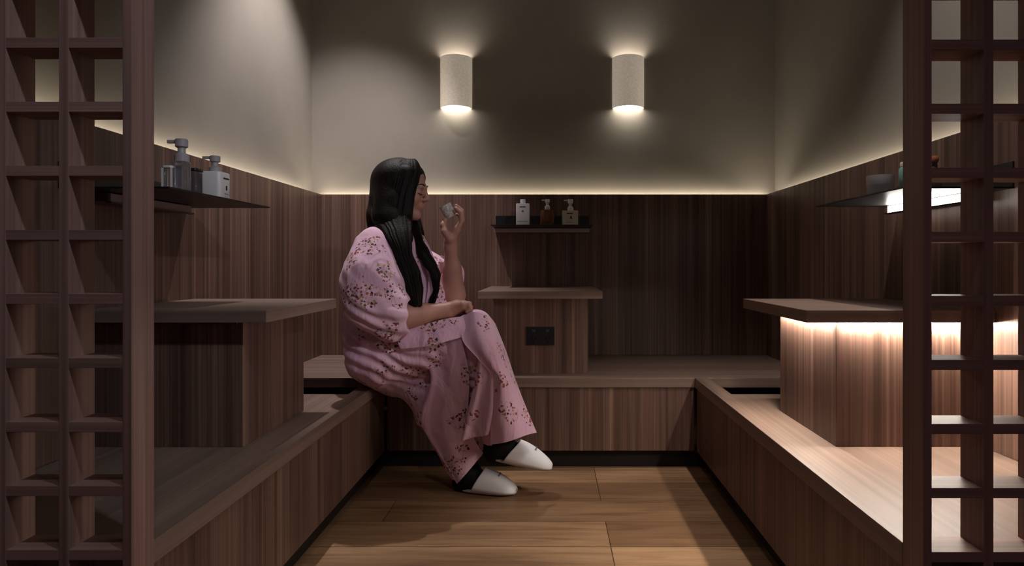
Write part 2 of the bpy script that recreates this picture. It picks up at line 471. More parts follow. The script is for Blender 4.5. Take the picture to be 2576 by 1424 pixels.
# left shelf
def sh(px, X):                     # a depth on a side shelf from where the photograph shows it
    return F*X/(px-1385)
t = thing('bottle', (-.985, .56*D, S0), 'large white rounded-square bottle with grey pump on the left shelf', 'bottle', 'containers on the left shelf')
cx, cy = -.932, .562*D
rbox('body', cx, cy, .062, .062, S0, S0+.075, .010, M_WHITE, t)
pump(cx+.002, cy, S0+.075, .046, .0135, M_GREY, t, math.pi*1.0)
label_marks(t, ('x', cx+.031, 1), cy-.012, S0, .062, [(0, .5, .90, .97), (.22, .34, .42, .62), (.1, .45, .25, .27), (.1, .4, .12, .13)])
t = thing('bottle', (-.90, 1.64, S0), 'clear smoky bottle with tall grey pump, second from the front on the left shelf', 'bottle', 'containers on the left shelf')
cx, cy = (457-1385)*1.62/F, 1.62
rbox('body', cx, cy, .034, .034, S0, S0+.074, .008, M_CLEAR, t)
pump(cx, cy, S0+.074, .056, .0145, M_GREY, t, math.pi*.97)
t = thing('canister', (-.93, 1.58, S0), 'small clear canister with white rim at the front of the left shelf', 'canister', 'containers on the left shelf')
cx, cy = (428-1385)*1.61/F, 1.61
rbox('body', cx, cy, .020, .026, S0, S0+.056, .005, M_CLEAR, t)
rbox('lid', cx, cy, .024, .030, S0+.0565, S0+.062, .006, M_WHITE, t)
for s in (-1, 1): box('corner_trim', cx+s*.0108-.0022, cx+s*.0108+.0022, cy-.0155, cy-.0125, S0, S0+.056, M_WHITE, t, .0005)
t = thing('jar', (-.95, 1.72, S0), 'dark smoke glass jar between the clear bottle and the white bottle', 'jar', 'containers on the left shelf')
cx, cy = (484-1385)*1.71/F, 1.71
rbox('body', cx, cy, .038, .038, S0, S0+.062, .006, M_SMOKE, t)
rbox('lid', cx, cy, .040, .040, S0+.0625, S0+.070, .006, M_BLACK, t)

# right shelf
t = thing('cup', (.87, 1.72, S0), 'pale grey ceramic cup on the right shelf', 'cup')
cy = .53*D; cx = (2215-1385)*cy/F
lathe('cup_body', [(.001, 0), (.026, 0), (.029, .004), (.0335, .030), (.0345, .052), (.0325, .052), (.0315, .030), (.026, .007), (.001, .006)], cx, cy, S0, M_CER, t, 40)
M_TEAL = plain('teal_glaze', (.20, .42, .34), .4); M_ORG = plain('terracotta_glaze', (.42, .13, .05), .5)
cy = .49*D; cx = (2276-1385)*cy/F
t = thing('jar', (cx, cy, S0), 'small teal jar on the right shelf, mostly hidden by the screen post', 'jar')
lathe('body', [(.011, 0), (.013, .004), (.013, .050), (.010, .056)], cx, cy, S0, M_TEAL, t, 24)
lathe('lid', [(.0105, 0), (.0105, .010), (.009, .012)], cx, cy, S0+.0562, M_CREAM, t, 24)
cy = 1.66; cx = (2350-1385)*cy/F
t = thing('flask', (cx, cy, S0), 'small rust-red topped flask at the front end of the right shelf', 'bottle')
lathe('body', [(.014, 0), (.017, .005), (.016, .045), (.008, .062), (.007, .078)], cx, cy, S0, M_SMOKE, t, 24)
lathe('stopper', [(.009, 0), (.011, .008), (.009, .016)], cx, cy, S0+.0785, M_ORG, t, 24)

# ------------------------------------------------------------------ lights
def area(name, loc, target, size, power, col, sy=None, spread=180):
    l = bpy.data.lights.new(name, 'AREA'); l.energy = power; l.color = col; l.size = size
    l.spread = math.radians(spread)
    if sy: l.shape = 'RECTANGLE'; l.size_y = sy
    o = bpy.data.objects.new(name, l); COL.objects.link(o); o.location = loc
    o.rotation_euler = (Vector(target)-Vector(loc)).to_track_quat('-Z', 'Y').to_euler()
    return o
def spot(name, loc, target, power, col, ang, blend, rad=.03):
    l = bpy.data.lights.new(name, 'SPOT'); l.energy = power; l.color = col
    l.spot_size = math.radians(ang); l.spot_blend = blend; l.shadow_soft_size = rad
    o = bpy.data.objects.new(name, l); COL.objects.link(o); o.location = loc
    o.rotation_euler = (Vector(target)-Vector(loc)).to_track_quat('-Z', 'Y').to_euler()
    return o
spot('downlight', (-.74, 2.66, CZ-.03), (-1.12, 2.88, .6), 112, (1, .93, .93), 76, .7, .02)
spot('downlight', (.74, 1.48, CZ-.03), (.88, 1.85, .6), 85, (1, .93, .88), 62, .8, .025)
spot('entry_spot', (1.0, .05, 2.1), (-1.12, 2.95, .95), 56, (.90, .92, 1.0), 34, .5, .03)
spot('entry_spot', (.25, .40, 2.3), (-.66, 1.03, 1.15), 34, (.70, .84, 1.0), 42, 1, .04)  # added cool spot, only there to brighten the left screen post
spot('entry_spot', (-.15, .25, CZ-.03), (-.2, 1.9, .0), 20, (1, .90, .84), 66, .9, .08)  # added fill for the floor and the rear bench front, no real fitting

w = bpy.data.worlds.new('World'); sc.world = w; w.use_nodes = True
w.node_tree.nodes['Background'].inputs[0].default_value = (.58, .42, .50, 1)
w.node_tree.nodes['Background'].inputs[1].default_value = .125

cam = bpy.data.cameras.new('Camera'); co = bpy.data.objects.new('Camera', cam); COL.objects.link(co)
co.location = (0, 0, H); co.rotation_euler = (math.pi/2, 0, 0)
cam.sensor_width = 36; cam.lens = 36*F/2576
cam.shift_x = -(1385-1288)/2576; cam.shift_y = -(712-663)/2576
cam.clip_start = .02
sc.camera = co
sc.view_settings.view_transform = 'Standard'; sc.view_settings.look = 'None'
sc.view_settings.exposure = 0; sc.view_settings.gamma = 1; sc.view_settings.use_curve_mapping = False

# ------------------------------------------------------------------ the seated woman
# surfaces are grown from a distance field and polygonised with surface nets
class Fld:
    def __init__(s, lo, hi, h):
        s.lo = np.array(lo, float); s.h = h
        s.n = np.ceil((np.array(hi)-s.lo)/h).astype(int)+1
        s.ax = [s.lo[i]+h*np.arange(s.n[i]) for i in range(3)]
        s.d = np.full(s.n, .5, np.float32)
    def reg(s, lo, hi):
        a = np.clip(np.floor((np.array(lo)-s.lo)/s.h).astype(int), 0, s.n-1)
        b = np.clip(np.ceil((np.array(hi)-s.lo)/s.h).astype(int)+1, 1, s.n)
        sl = tuple(slice(a[i], max(b[i], a[i]+1)) for i in range(3))
        g = np.meshgrid(*[s.ax[i][sl[i]] for i in range(3)], indexing='ij')
        return sl, g
    def put(s, f, lo, hi, k, cut=False):
        m = k+.03
        sl, g = s.reg([v-m for v in lo], [v+m for v in hi])
        e = f(*g).astype(np.float32); d = s.d[sl]
        if cut:
            e = -e; hh = np.maximum(k-np.abs(d-e), 0)/max(k, 1e-6); s.d[sl] = np.maximum(d, e)+hh*hh*k*.25
        else:
            hh = np.maximum(k-np.abs(d-e), 0)/max(k, 1e-6); s.d[sl] = np.minimum(d, e)-hh*hh*k*.25
    def cone(s, a, ra, b, rb, k=.01, cut=False, flat=None):
        """flat = (unit axis, factor): the section is thinner along that axis"""
        a = np.array(a, float); b = np.array(b, float); ab = b-a; L = max(ab@ab, 1e-9)
        def f(X, Y, Z):
            p = [X-a[0], Y-a[1], Z-a[2]]
            t = np.clip((p[0]*ab[0]+p[1]*ab[1]+p[2]*ab[2])/L, 0, 1)
            q = [p[i]-t*ab[i] for i in range(3)]
            if flat is not None:
                ax, fc = flat; w = q[0]*ax[0]+q[1]*ax[1]+q[2]*ax[2]
                q = [q[i]+w*ax[i]*(1/fc-1) for i in range(3)]
                return (np.sqrt(q[0]**2+q[1]**2+q[2]**2)-(ra+t*(rb-ra)))*(fc if fc < 1 else 1)
            return np.sqrt(q[0]**2+q[1]**2+q[2]**2)-(ra+t*(rb-ra))
        r = max(ra, rb)*(1 if flat is None else max(1, flat[1]))
        s.put(f, np.minimum(a, b)-r, np.maximum(a, b)+r, k, cut)
    def ell(s, c, r, M=None, k=.01, cut=False):
        c = np.array(c, float); r = np.array(r, float)
        M = np.eye(3) if M is None else np.array(M)     # rows = local axes
        def f(X, Y, Z):
            p = np.stack([X-c[0], Y-c[1], Z-c[2]]); q = np.tensordot(M, p, 1)
            k0 = np.sqrt(sum((q[i]/r[i])**2 for i in range(3))); k1 = np.sqrt(sum((q[i]/r[i]**2)**2 for i in range(3)))+1e-9
            return k0*(k0-1)/k1
        R = max(r); s.put(f, c-R, c+R, k, cut)
    def mesh(s, name, noise_fn=None, clear=False):
        d = s.d; sg = d < 0; nx, ny, nz = d.shape
        c = sg[:-1, :-1, :-1].astype(np.int8)
        cnt = sum(sg[i:nx-1+i, j:ny-1+j, k:nz-1+k].astype(np.int8) for i in (0, 1) for j in (0, 1) for k in (0, 1))
        act = (cnt > 0) & (cnt < 8)
        I = np.argwhere(act); idx = np.full(act.shape, -1, np.int64); idx[act] = np.arange(len(I))
        acc = np.zeros((len(I), 3)); num = np.zeros(len(I))
        cs = [(i, j, k) for i in (0, 1) for j in (0, 1) for k in (0, 1)]
        for p in cs:
            for q in cs:
                if sum(abs(p[i]-q[i]) for i in range(3)) != 1 or p > q: continue
                dp = d[I[:, 0]+p[0], I[:, 1]+p[1], I[:, 2]+p[2]]; dq = d[I[:, 0]+q[0], I[:, 1]+q[1], I[:, 2]+q[2]]
                m = (dp < 0) != (dq < 0)
                t = np.where(m, dp/np.where(m, dp-dq, 1), 0)
                P = np.array(p)+t[:, None]*(np.array(q)-np.array(p))
                acc += np.where(m[:, None], P, 0); num += m
        V = s.lo+s.h*(I+acc/num[:, None])
        faces = []
        for ax in range(3):
            u, v = (ax+1) % 3, (ax+2) % 3
            sl0 = [slice(None)]*3; sl1 = [slice(None)]*3
            sl0[ax] = slice(0, -1); sl1[ax] = slice(1, None)
            A, B = sg[tuple(sl0)], sg[tuple(sl1)]
            E = np.argwhere(A != B)
            E = E[(E[:, u] > 0) & (E[:, v] > 0) & (E[:, u] < d.shape[u]-1) & (E[:, v] < d.shape[v]-1)]
            def cell(du, dv):
                q = E.copy(); q[:, u] -= du; q[:, v] -= dv; return idx[q[:, 0], q[:, 1], q[:, 2]]
            Q = np.stack([cell(1, 1), cell(0, 1), cell(0, 0), cell(1, 0)], 1)
            fl = ~A[E[:, 0], E[:, 1], E[:, 2]]
            Q[fl] = Q[fl][:, ::-1]
            faces.append(Q)
        Fc = np.concatenate(faces); Fc = Fc[(Fc >= 0).all(1)]
        me = bpy.data.meshes.new(name); me.from_pydata(V.tolist(), [], Fc.tolist()); me.update()
        if noise_fn:
            N = np.empty(len(V)*3); me.vertex_normals.foreach_get('vector', N); N = N.reshape(-1, 3)
            off = np.array([noise_fn(Vector(p)) for p in V])
            V = V+N*off[:, None]; me.vertices.foreach_set('co', V.ravel()); me.update()
        if clear:            # nothing sinks into the bench she sits on
            over = (V[:, 0] < BL+.004) & (V[:, 2] < TOP+.0015)
            lift = over & (V[:, 2] > TOP-.03)
            V[lift, 2] = TOP+.0015; V[over & ~lift, 0] = BL+.004
            me.vertices.foreach_set('co', V.ravel()); me.update()
        for p in me.polygons: p.use_smooth = True
        return me, V

def skin_mat():
    m, nt, b = new_mat('skin')
    tc = nt.nodes.new('ShaderNodeTexCoord')
    n = nt.nodes.new('ShaderNodeTexNoise'); n.inputs['Scale'].default_value = 14
    nt.links.new(tc.outputs['Object'], n.inputs['Vector'])
    r = ramp(nt, [(.3, (.40, .19, .145)), (.7, (.47, .245, .185))]); nt.links.new(n.outputs['Fac'], r.inputs[0])
    nt.links.new(r.outputs[0], b.inputs['Base Color']); b.inputs['Roughness'].default_value = .5
    b.inputs['Subsurface Weight'].default_value = .12; b.inputs['Subsurface Radius'].default_value = (.01, .004, .002)
    b.inputs['Subsurface Scale'].default_value = .6
    return m

def kimono_mat():
    m, nt, b = new_mat('pink_blossom_cotton')
    tc = nt.nodes.new('ShaderNodeTexCoord')
    L = nt.links.new
    def vor(scale, feat='F1'):
        v = nt.nodes.new('ShaderNodeTexVoronoi'); v.inputs['Scale'].default_value = scale; v.feature = feat
        L(tc.outputs['Object'], v.inputs['Vector']); return v
    def math1(op, a, bb):
        n = nt.nodes.new('ShaderNodeMath'); n.operation = op
        for i, v in enumerate((a, bb)):
            if hasattr(v, 'is_linked'): L(v, n.inputs[i])
            else: n.inputs[i].default_value = v
        return n.outputs[0]
    base = nt.nodes.new('ShaderNodeTexNoise'); base.inputs['Scale'].default_value = 5
    L(tc.outputs['Object'], base.inputs['Vector'])
    r = ramp(nt, [(.35, (.66, .40, .53)), (.65, (.77, .50, .62))]); L(base.outputs['Fac'], r.inputs[0])
    big = nt.nodes.new('ShaderNodeTexVoronoi'); big.inputs['Scale'].default_value = 9.5
    wn = nt.nodes.new('ShaderNodeTexNoise'); wn.inputs['Scale'].default_value = 16; L(tc.outputs['Object'], wn.inputs['Vector'])
    va = nt.nodes.new('ShaderNodeVectorMath'); va.operation = 'MULTIPLY_ADD'; va.inputs[1].default_value = (.11, .11, .11)
    L(wn.outputs['Color'], va.inputs[0]); L(tc.outputs['Object'], va.inputs[2]); L(va.outputs[0], big.inputs['Vector'])                                          # sprays of blossom
    clus = math1('LESS_THAN', math1('ADD', big.outputs['Distance'], math1('MULTIPLY', base.outputs['Fac'], .2)), .50)
    dots = nt.nodes.new('ShaderNodeTexVoronoi'); dots.inputs['Scale'].default_value = 104
    w2 = nt.nodes.new('ShaderNodeTexNoise'); w2.inputs['Scale'].default_value = 120; L(tc.outputs['Object'], w2.inputs['Vector'])
    v2 = nt.nodes.new('ShaderNodeVectorMath'); v2.operation = 'MULTIPLY_ADD'; v2.inputs[1].default_value = (.012, .012, .012)
    L(w2.outputs['Color'], v2.inputs[0]); L(tc.outputs['Object'], v2.inputs[2]); L(v2.outputs[0], dots.inputs['Vector'])
    sep = nt.nodes.new('ShaderNodeSeparateColor'); L(dots.outputs['Color'], sep.inputs[0])
    dm = math1('LESS_THAN', dots.outputs['Distance'], .46)
    keep = math1('GREATER_THAN', sep.outputs[1], .34)
    mask = math1('MULTIPLY', math1('MULTIPLY', dm, keep), clus)
    cr = ramp(nt, [(0, (.28, .05, .05)), (.28, (.36, .12, .08)), (.42, (.06, .03, .03)), (.58, (.42, .30, .12)), (.76, (.13, .10, .05)), (.9, (.36, .10, .09))])
    cr.color_ramp.interpolation = 'CONSTANT'
    L(sep.outputs[0], cr.inputs[0])
    # twigs
    tw = nt.nodes.new('ShaderNodeTexVoronoi'); tw.feature = 'DISTANCE_TO_EDGE'; tw.inputs['Scale'].default_value = 32
    L(tc.outputs['Object'], tw.inputs['Vector'])
    tm = math1('MULTIPLY', math1('LESS_THAN', tw.outputs['Distance'], .03), clus)
    c = mixc(nt, 'MIX', math1('MULTIPLY', tm, .30), r.outputs[0], (.22, .11, .08))
    c = mixc(nt, 'MIX', mask, c, cr.outputs[0])
    L(c, b.inputs['Base Color'])
    b.inputs['Roughness'].default_value = .8; b.inputs['Sheen Weight'].default_value = .15
    b.inputs['Specular IOR Level'].default_value = .2
    # creases in the cotton
    mp = nt.nodes.new('ShaderNodeMapping'); mp.inputs['Scale'].default_value = (9, 9, 3.5); mp.inputs['Rotation'].default_value = (.3, .5, 0)
    L(tc.outputs['Object'], mp.inputs[0])
    n2 = nt.nodes.new('ShaderNodeTexNoise'); n2.inputs['Scale'].default_value = 1; n2.inputs['Detail'].default_value = 3; n2.inputs['Distortion'].default_value = 1.5
    L(mp.outputs[0], n2.inputs['Vector'])
    bp = nt.nodes.new('ShaderNodeBump'); bp.inputs['Strength'].default_value = .7; bp.inputs['Distance'].default_value = .02
    L(n2.outputs['Fac'], bp.inputs['Height']); L(bp.outputs[0], b.inputs['Normal'])
    return m

def hair_mat():
    m, nt, b = new_mat('black_hair')
    tc = nt.nodes.new('ShaderNodeTexCoord')
    mp = nt.nodes.new('ShaderNodeMapping'); mp.inputs['Scale'].default_value = (330, 330, 6)
    nt.links.new(tc.outputs['Object'], mp.inputs[0])
    n = nt.nodes.new('ShaderNodeTexNoise'); n.inputs['Scale'].default_value = 1; n.inputs['Detail'].default_value = 3
    nt.links.new(mp.outputs[0], n.inputs['Vector'])
    r = ramp(nt, [(.35, (.003, .0018, .0016)), (.7, (.013, .007, .006))]); nt.links.new(n.outputs['Fac'], r.inputs[0])
    nt.links.new(r.outputs[0], b.inputs['Base Color']); b.inputs['Roughness'].default_value = .52
    b.inputs['Specular IOR Level'].default_value = .13
    bp = nt.nodes.new('ShaderNodeBump'); bp.inputs['Strength'].default_value = .5; bp.inputs['Distance'].default_value = .003
    nt.links.new(n.outputs['Fac'], bp.inputs['Height']); nt.links.new(bp.outputs[0], b.inputs['Normal'])
    return m
M_SKIN = skin_mat(); M_KIM = kimono_mat(); M_HAIR = hair_mat()
M_LIP = plain('lips', (.44, .19, .16), .45)
M_SOCK = plain('black_sock', (.008, .008, .009), .8, 0, .2)
M_SLIP = plain('white_slipper', (.90, .88, .90), .8, 0, .2)
M_SOLE = plain('slipper_sole', (.62, .56, .52), .7, 0, .2)
M_LASH = plain('brow_and_lash', (.02, .012, .01), .7)

def A(px, py, y): return np.array(at(px, py, y))
YP = 2.40                                   # the plane she sits in
root = thing('person', (-.66, YP, 0), 'person with long dark hair in a pink blossom robe, sitting cross-legged and raising a cup', 'person')

# head frame: forward, left (away from the camera), up
pitch = math.radians(9); yaw = math.radians(-6)
fwd = Vector((math.cos(yaw)*math.cos(pitch), math.sin(yaw)*math.cos(pitch), -math.sin(pitch)))
lft = Vector((-math.sin(yaw), math.cos(yaw), 0)); upv = fwd.cross(lft)
HM = np.array([fwd, lft, upv]); HC = A(1012, 473, YP); HS = .93
def hp(f, l, u): return HC+HS*(f*HM[0]+l*HM[1]+u*HM[2])

body = Fld((-1.02, 2.0, -.02), (-.18, 2.78, 1.28), .0042)
def hell(c, r, k=.01, cut=False): body.ell(hp(*c), [x*HS for x in r], HM, k, cut)
def hcone(a, ra, b, rb, k=.008, cut=False): body.cone(hp(*a), ra*HS, hp(*b), rb*HS, k, cut)
# trunk, neck, limbs
J = dict(neck=A(985, 590, YP), chest=A(972, 690, YP), waist=A(940, 820, YP), pelvis=A(928, 905, YP),
         shR=A(950, 634, 2.29), shL=A(1000, 622, 2.56), elR=A(975, 800, 2.20), elL=A(1143, 742, 2.50),
         wrR=A(1128, 781, 2.25), wrL=A(1133, 622, 2.44),
         hipR=A(940, 920, 2.32), hipL=A(940, 915, 2.49), knR=A(1195, 822, 2.31), knL=A(1165, 895, 2.46),
         anR=A(1252, 1112, 2.32), anL=A(1172, 1188, 2.36))
for a, ra, b, rb in (('neck', .052, 'chest', .09), ('chest', .09, 'waist', .08), ('waist', .085, 'pelvis', .085),
                     ('shR', .045, 'elR', .040), ('shL', .055, 'elL', .042), ('elR', .040, 'wrR', .027), ('elL', .034, 'wrL', .0235),
                     ('hipR', .070, 'knR', .048), ('hipL', .070, 'knL', .048), ('knR', .055, 'anR', .036), ('knL', .055, 'anL', .036)):
    body.cone(J[a], ra, J[b], rb, .02)
body.cone(J['shR'], .045, J['chest'], .08, .03); body.cone(J['shL'], .055, J['chest'], .09, .03)
body.cone(hp(-.02, 0, -.05), .052, J['neck'], .050, .02)
# forearm swell
for e, w, r in (('elR', 'wrR', .043), ('elL', 'wrL', .034)):
    body.cone(J[e]*.8+J[w]*.2, r, J[e]*.45+J[w]*.55, .033, .02)
# skull and face
hell((-.008, 0, .030), (.094, .074, .078), .01)
hell((.028, 0, -.028), (.060, .060, .080), .02)
hcone((-.005, .045, -.055), .024, (.062, .010, -.098), .017, .02); hcone((-.005, -.045, -.055), .024, (.062, -.010, -.098), .017, .02)
hell((.073, 0, -.098), (.017, .017, .014), .018)
hcone((.079, .030, .014), .012, (.086, .006, .010), .010, .012); hcone((.079, -.030, .014), .012, (.086, -.006, .010), .010, .012)
hell((.060, .037, -.034), (.026, .022, .022), .02); hell((.060, -.037, -.034), (.026, .022, .022), .02)
hell((.096, .031, -.006), (.013, .015, .011), .012, True); hell((.096, -.031, -.006), (.013, .015, .011), .012, True)
hell((.078, .031, -.008), (.012, .0135, .011), .004); hell((.078, -.031, -.008), (.012, .0135, .011), .004)
hcone((.087, 0, .008), .0075, (.108, 0, -.028), .0095, .010)
hell((.098, .011, -.034), (.010, .007, .007), .006); hell((.098, -.011, -.034), (.010, .007, .007), .006)
hell((.080, 0, -.060), (.016, .024, .018), .012)
hell((.0895, 0, -.0565), (.0065, .018, .0045), .006); hell((.088, 0, -.0665), (.007, .015, .005), .006)
hell((-.004, .076, -.012), (.020, .008, .030), .004); hell((-.004, -.076, -.012), (.020, .008, .030), .004)

def chain(pts, r, k=.004):
    for i in range(len(pts)-1): body.cone(pts[i], r[i], pts[i+1], r[i+1], k)
# raised left hand: the palm rises behind the cup, fingers close over its right side, thumb under its left
wL = J['wrL']
palm = A(1143, 588, 2.455)
body.cone(wL, .024, A(1134, 603, 2.44), .024, .012)
body.cone(A(1134, 603, 2.43), .022, A(1148, 578, 2.425), .0155, .012)
body.cone(A(1134, 603, 2.455), .022, A(1151, 577, 2.480), .0150, .012)
body.cone(A(1148, 578, 2.425), .0150, A(1151, 577, 2.480), .0145, .012)
for i, (yy_, x1, y1, x2, y2, x3, y3, r0) in enumerate((
        (2.418, 1161, 556, 1160, 535, 1147, 524, .0098), (2.440, 1163, 556, 1162, 531, 1148, 518, .0100),
        (2.461, 1161, 558, 1162, 538, 1149, 529, .0096), (2.480, 1159, 560, 1159, 546, 1149, 540, .0086))):
    chain([A(1149, 579, yy_), A(x1, y1, yy_-.002), A(x2, y2, yy_-.006), A(x3, y3, yy_-.008)], [r0*1.12, r0, r0*.9, r0*.78], .003)
chain([A(1131, 601, 2.415), A(1119, 583, 2.405), A(1115, 566, 2.412), A(1119, 553, 2.420)], [.016, .0125, .0105, .0088], .006)
# right hand, loosely closed on the raised knee
wR = J['wrR']
body.cone(wR, .025, A(1150, 772, 2.255), .024, .012)
body.cone(A(1150, 773, 2.245), .021, A(1166, 768, 2.235), .017, .012)
body.cone(A(1150, 772, 2.275), .021, A(1166, 766, 2.290), .016, .012)
for i, y_ in enumerate((2.228, 2.248, 2.269, 2.289)):
    r0 = (.0088, .0095, .0100, .0095)[i]
    chain([A(1165, 767, y_), A(1180, 765, y_+.001), A(1183, 776, y_+.001), A(1174, 784, y_)], [r0*1.1, r0, r0*.92, r0*.8], .003)
chain([A(1142, 776, 2.292), A(1160, 768, 2.308), A(1176, 768, 2.306), A(1184, 772, 2.298)], [.014, .012, .010, .0085], .005)
# feet inside the socks
def foot(an, toe, ball, heel):
    body.cone(an, .034, heel, .028, .02); body.cone(heel, .026, ball, .026, .02); body.cone(ball, .024, toe, .015, .02); body.cone(an, .032, ball, .024, .03)
heR, baR, toR = A(1242, 1138, 2.32), A(1318, 1150, 2.315), A(1350, 1163, 2.31)
heL, baL, toL = A(1164, 1212, 2.36), A(1235, 1222, 2.335), A(1264, 1229, 2.33)
foot(J['anR'], toR, baR, heR); foot(J['anL'], toL, baL, heL)
me, V = body.mesh('body', None, True)
o = link('body', me, [M_SKIN, M_LIP], root)
off = np.array(root.location)
lc = hp(.090, 0, -.062)
for p in me.polygons:
    q = HM @ (np.array(p.center)+off-lc)/HS
    if q[0] > -.006 and abs(q[1]) < .021 and abs(q[2]) < .0115-.006*abs(q[1])/.02: p.material_index = 1

def tube(name, pts, rad, mat, parent, n=10):
    """a tapering tube through points, one radius per point"""
    bm = bmesh.new(); rings = []; pts = [Vector(p) for p in pts]
    for i, p in enumerate(pts):
        t = (pts[min(i+1, len(pts)-1)]-pts[max(i-1, 0)]).normalized()
        u = t.cross(Vector((0, 0, 1)));  u = u.normalized() if u.length > .1 else Vector((1, 0, 0)); v = t.cross(u)
        rings.append([bm.verts.new(p+rad[i]*(math.cos(a)*u+math.sin(a)*v)) for a in [2*math.pi*k/n for k in range(n)]])
    for a, b in zip(rings, rings[1:]):
        for i in range(n): bm.faces.new((a[i], a[(i+1) % n], b[(i+1) % n], b[i]))
    bm.faces.new(rings[0][::-1]); bm.faces.new(rings[-1])
    bmesh.ops.recalc_face_normals(bm, faces=bm.faces[:])
    return bm_obj(name, bm, mat, parent, True)
for s in (-1, 1):
    tube('eyebrow', [hp(.077, s*.046, .018), hp(.0865, s*.036, .0235), hp(.0925, s*.025, .024), hp(.0945, s*.016, .019)], [.001, .002, .0022, .0014], M_LASH, root)
    tube('eyelashes', [hp(.078, s*.047, -.013), hp(.0895, s*.037, -.0165), hp(.0925, s*.028, -.0165), hp(.088, s*.019, -.013)], [.0008, .0016, .0016, .0008], M_LASH, root)

# ---- the robe
rb = Fld((-1.08, 2.0, .02), (-.20, 2.78, 1.06), .0062)
# trunk
rb.cone(A(985, 622, YP), .095, A(965, 700, YP), .138, .04, flat=((0, 1, 0), 1.1))
rb.cone(A(965, 700, YP), .136, A(960, 830, YP), .120, .05, flat=((0, 1, 0), 1.1))
rb.cone(A(960, 830, YP), .118, A(958, 895, YP), .114, .05, flat=((0, 1, 0), 1.25))
rb.cone(A(1020, 650, 2.38), .055, A(1050, 760, 2.38), .060, .05)          # the open front falls forward
# lap and thighs
rb.cone(A(955, 888, 2.33), .112, A(1180, 842, 2.31), .078, .04)
rb.cone(A(950, 895, 2.48), .112, A(1160, 893, 2.45), .082, .04)
rb.cone(A(1000, 955, 2.40), .055, A(1110, 960, 2.40), .085, .06)          # skirt sagging under the thighs
rb.cone(A(1075, 985, 2.40), .075, A(1105, 1040, 2.38), .070, .05)
# far sleeve, slid down to the bent elbow
rb.cone(A(1010, 625, 2.55), .070, A(1085, 700, 2.53), .082, .04)
rb.cone(A(1085, 690, 2.53), .070, A(1128, 712, 2.51), .058, .03)
rb.cone(A(1100, 740, 2.53), .055, A(1128, 780, 2.52), .040, .03)
rb.cone(A(1040, 720, 2.50), .09, A(1100, 810, 2.50), .05, .05)
# cloth round the raised shin: swings out to a broad hem
rb.cone(A(1195, 835, 2.30), .072, A(1278, 1085, 2.31), .098, .03, flat=((0, 1, 0), .8))
# cloth round the standing leg
rb.cone(A(1145, 905, 2.42), .080, A(1128, 1060, 2.39), .098, .04, flat=((0, 1, 0), .8))
rb.cone(A(1128, 1050, 2.39), .094, A(1158, 1165, 2.37), .080, .04, flat=((0, 1, 0), .8))
def halfspace(pt, nrm, lo, hi, k=.004):
    pt = np.array(pt); nrm = np.array(nrm, float); nrm /= np.linalg.norm(nrm)
    rb.put(lambda X, Y, Z: -((X-pt[0])*nrm[0]+(Y-pt[1])*nrm[1]+(Z-pt[2])*nrm[2]), lo, hi, k, True)
# hems: everything beyond these planes is taken off
a, b = A(1232, 1118, 2.3), A(1348, 1088, 2.3)
d_ = b-a; n_ = np.array([d_[2], 0, -d_[0]])
halfspace(a, n_, A(1222, 1200, 2.15), A(1420, 1060, 2.5))
a, b = A(1150, 1215, 2.37), A(1226, 1128, 2.37)
d_ = b-a; n_ = np.array([d_[2], 0, -d_[0]])
halfspace(a, n_, A(1120, 1330, 2.15), A(1222, 1100, 2.6))
a, b = A(1050, 1050, 2.37), A(1150, 1215, 2.37)
d_ = b-a; n_ = np.array([d_[2], 0, -d_[0]])
halfspace(a, n_, A(940, 1320, 2.15), A(1152, 1062, 2.6))
# far cuff
rb.cone(J['elL']*.75+J['wrL']*.25, .046, J['wrL'], .060, .006, True)
# hollow under the hems
rb.cone(A(1262, 1040, 2.31), .070, A(1290, 1125, 2.31), .098, .004, True, flat=((0, 1, 0), .7))
rb.cone(A(1150, 1100, 2.37), .060, A(1180, 1190, 2.37), .080, .004, True, flat=((0, 1, 0), .7))
# neck opening
rb.cone(J['neck']+np.array([0, 0, -.02]), .050, J['neck']+np.array([.03, 0, .12]), .075, .008, True)
# it rests on the bench
bz = TOP+.001
rb.put(lambda X, Y, Z: np.maximum(Z-bz, X-(BL+.012)), (-1.1, 2.0, -.02), (BL+.012, 2.8, bz), .006, True)
def folds(p):
    z = p.z
    # the waist gathers, the sleeve and skirt hang in long soft folds
    q1 = Vector((p.x*10+z*3, p.y*6, z*6-p.x*5)); q2 = Vector((p.x*26, p.y*20, z*5))
    w = .008*noise.noise(q1)
    if z < .60: w += .007*noise.noise(q2+Vector((0, 0, 3)))
    else: w += .0035*noise.noise(Vector((p.x*9-z*9, p.y*14, (z+p.x)*22)))
    g_ = math.exp(-((z-.60+.35*(p.x+.9))/.075)**2)
    return w+.006*g_*math.sin((z+.45*p.x)*150+4*noise.noise(p*9))
me, V = rb.mesh('kimono', folds, True)
kim = link('kimono', me, M_KIM, root)

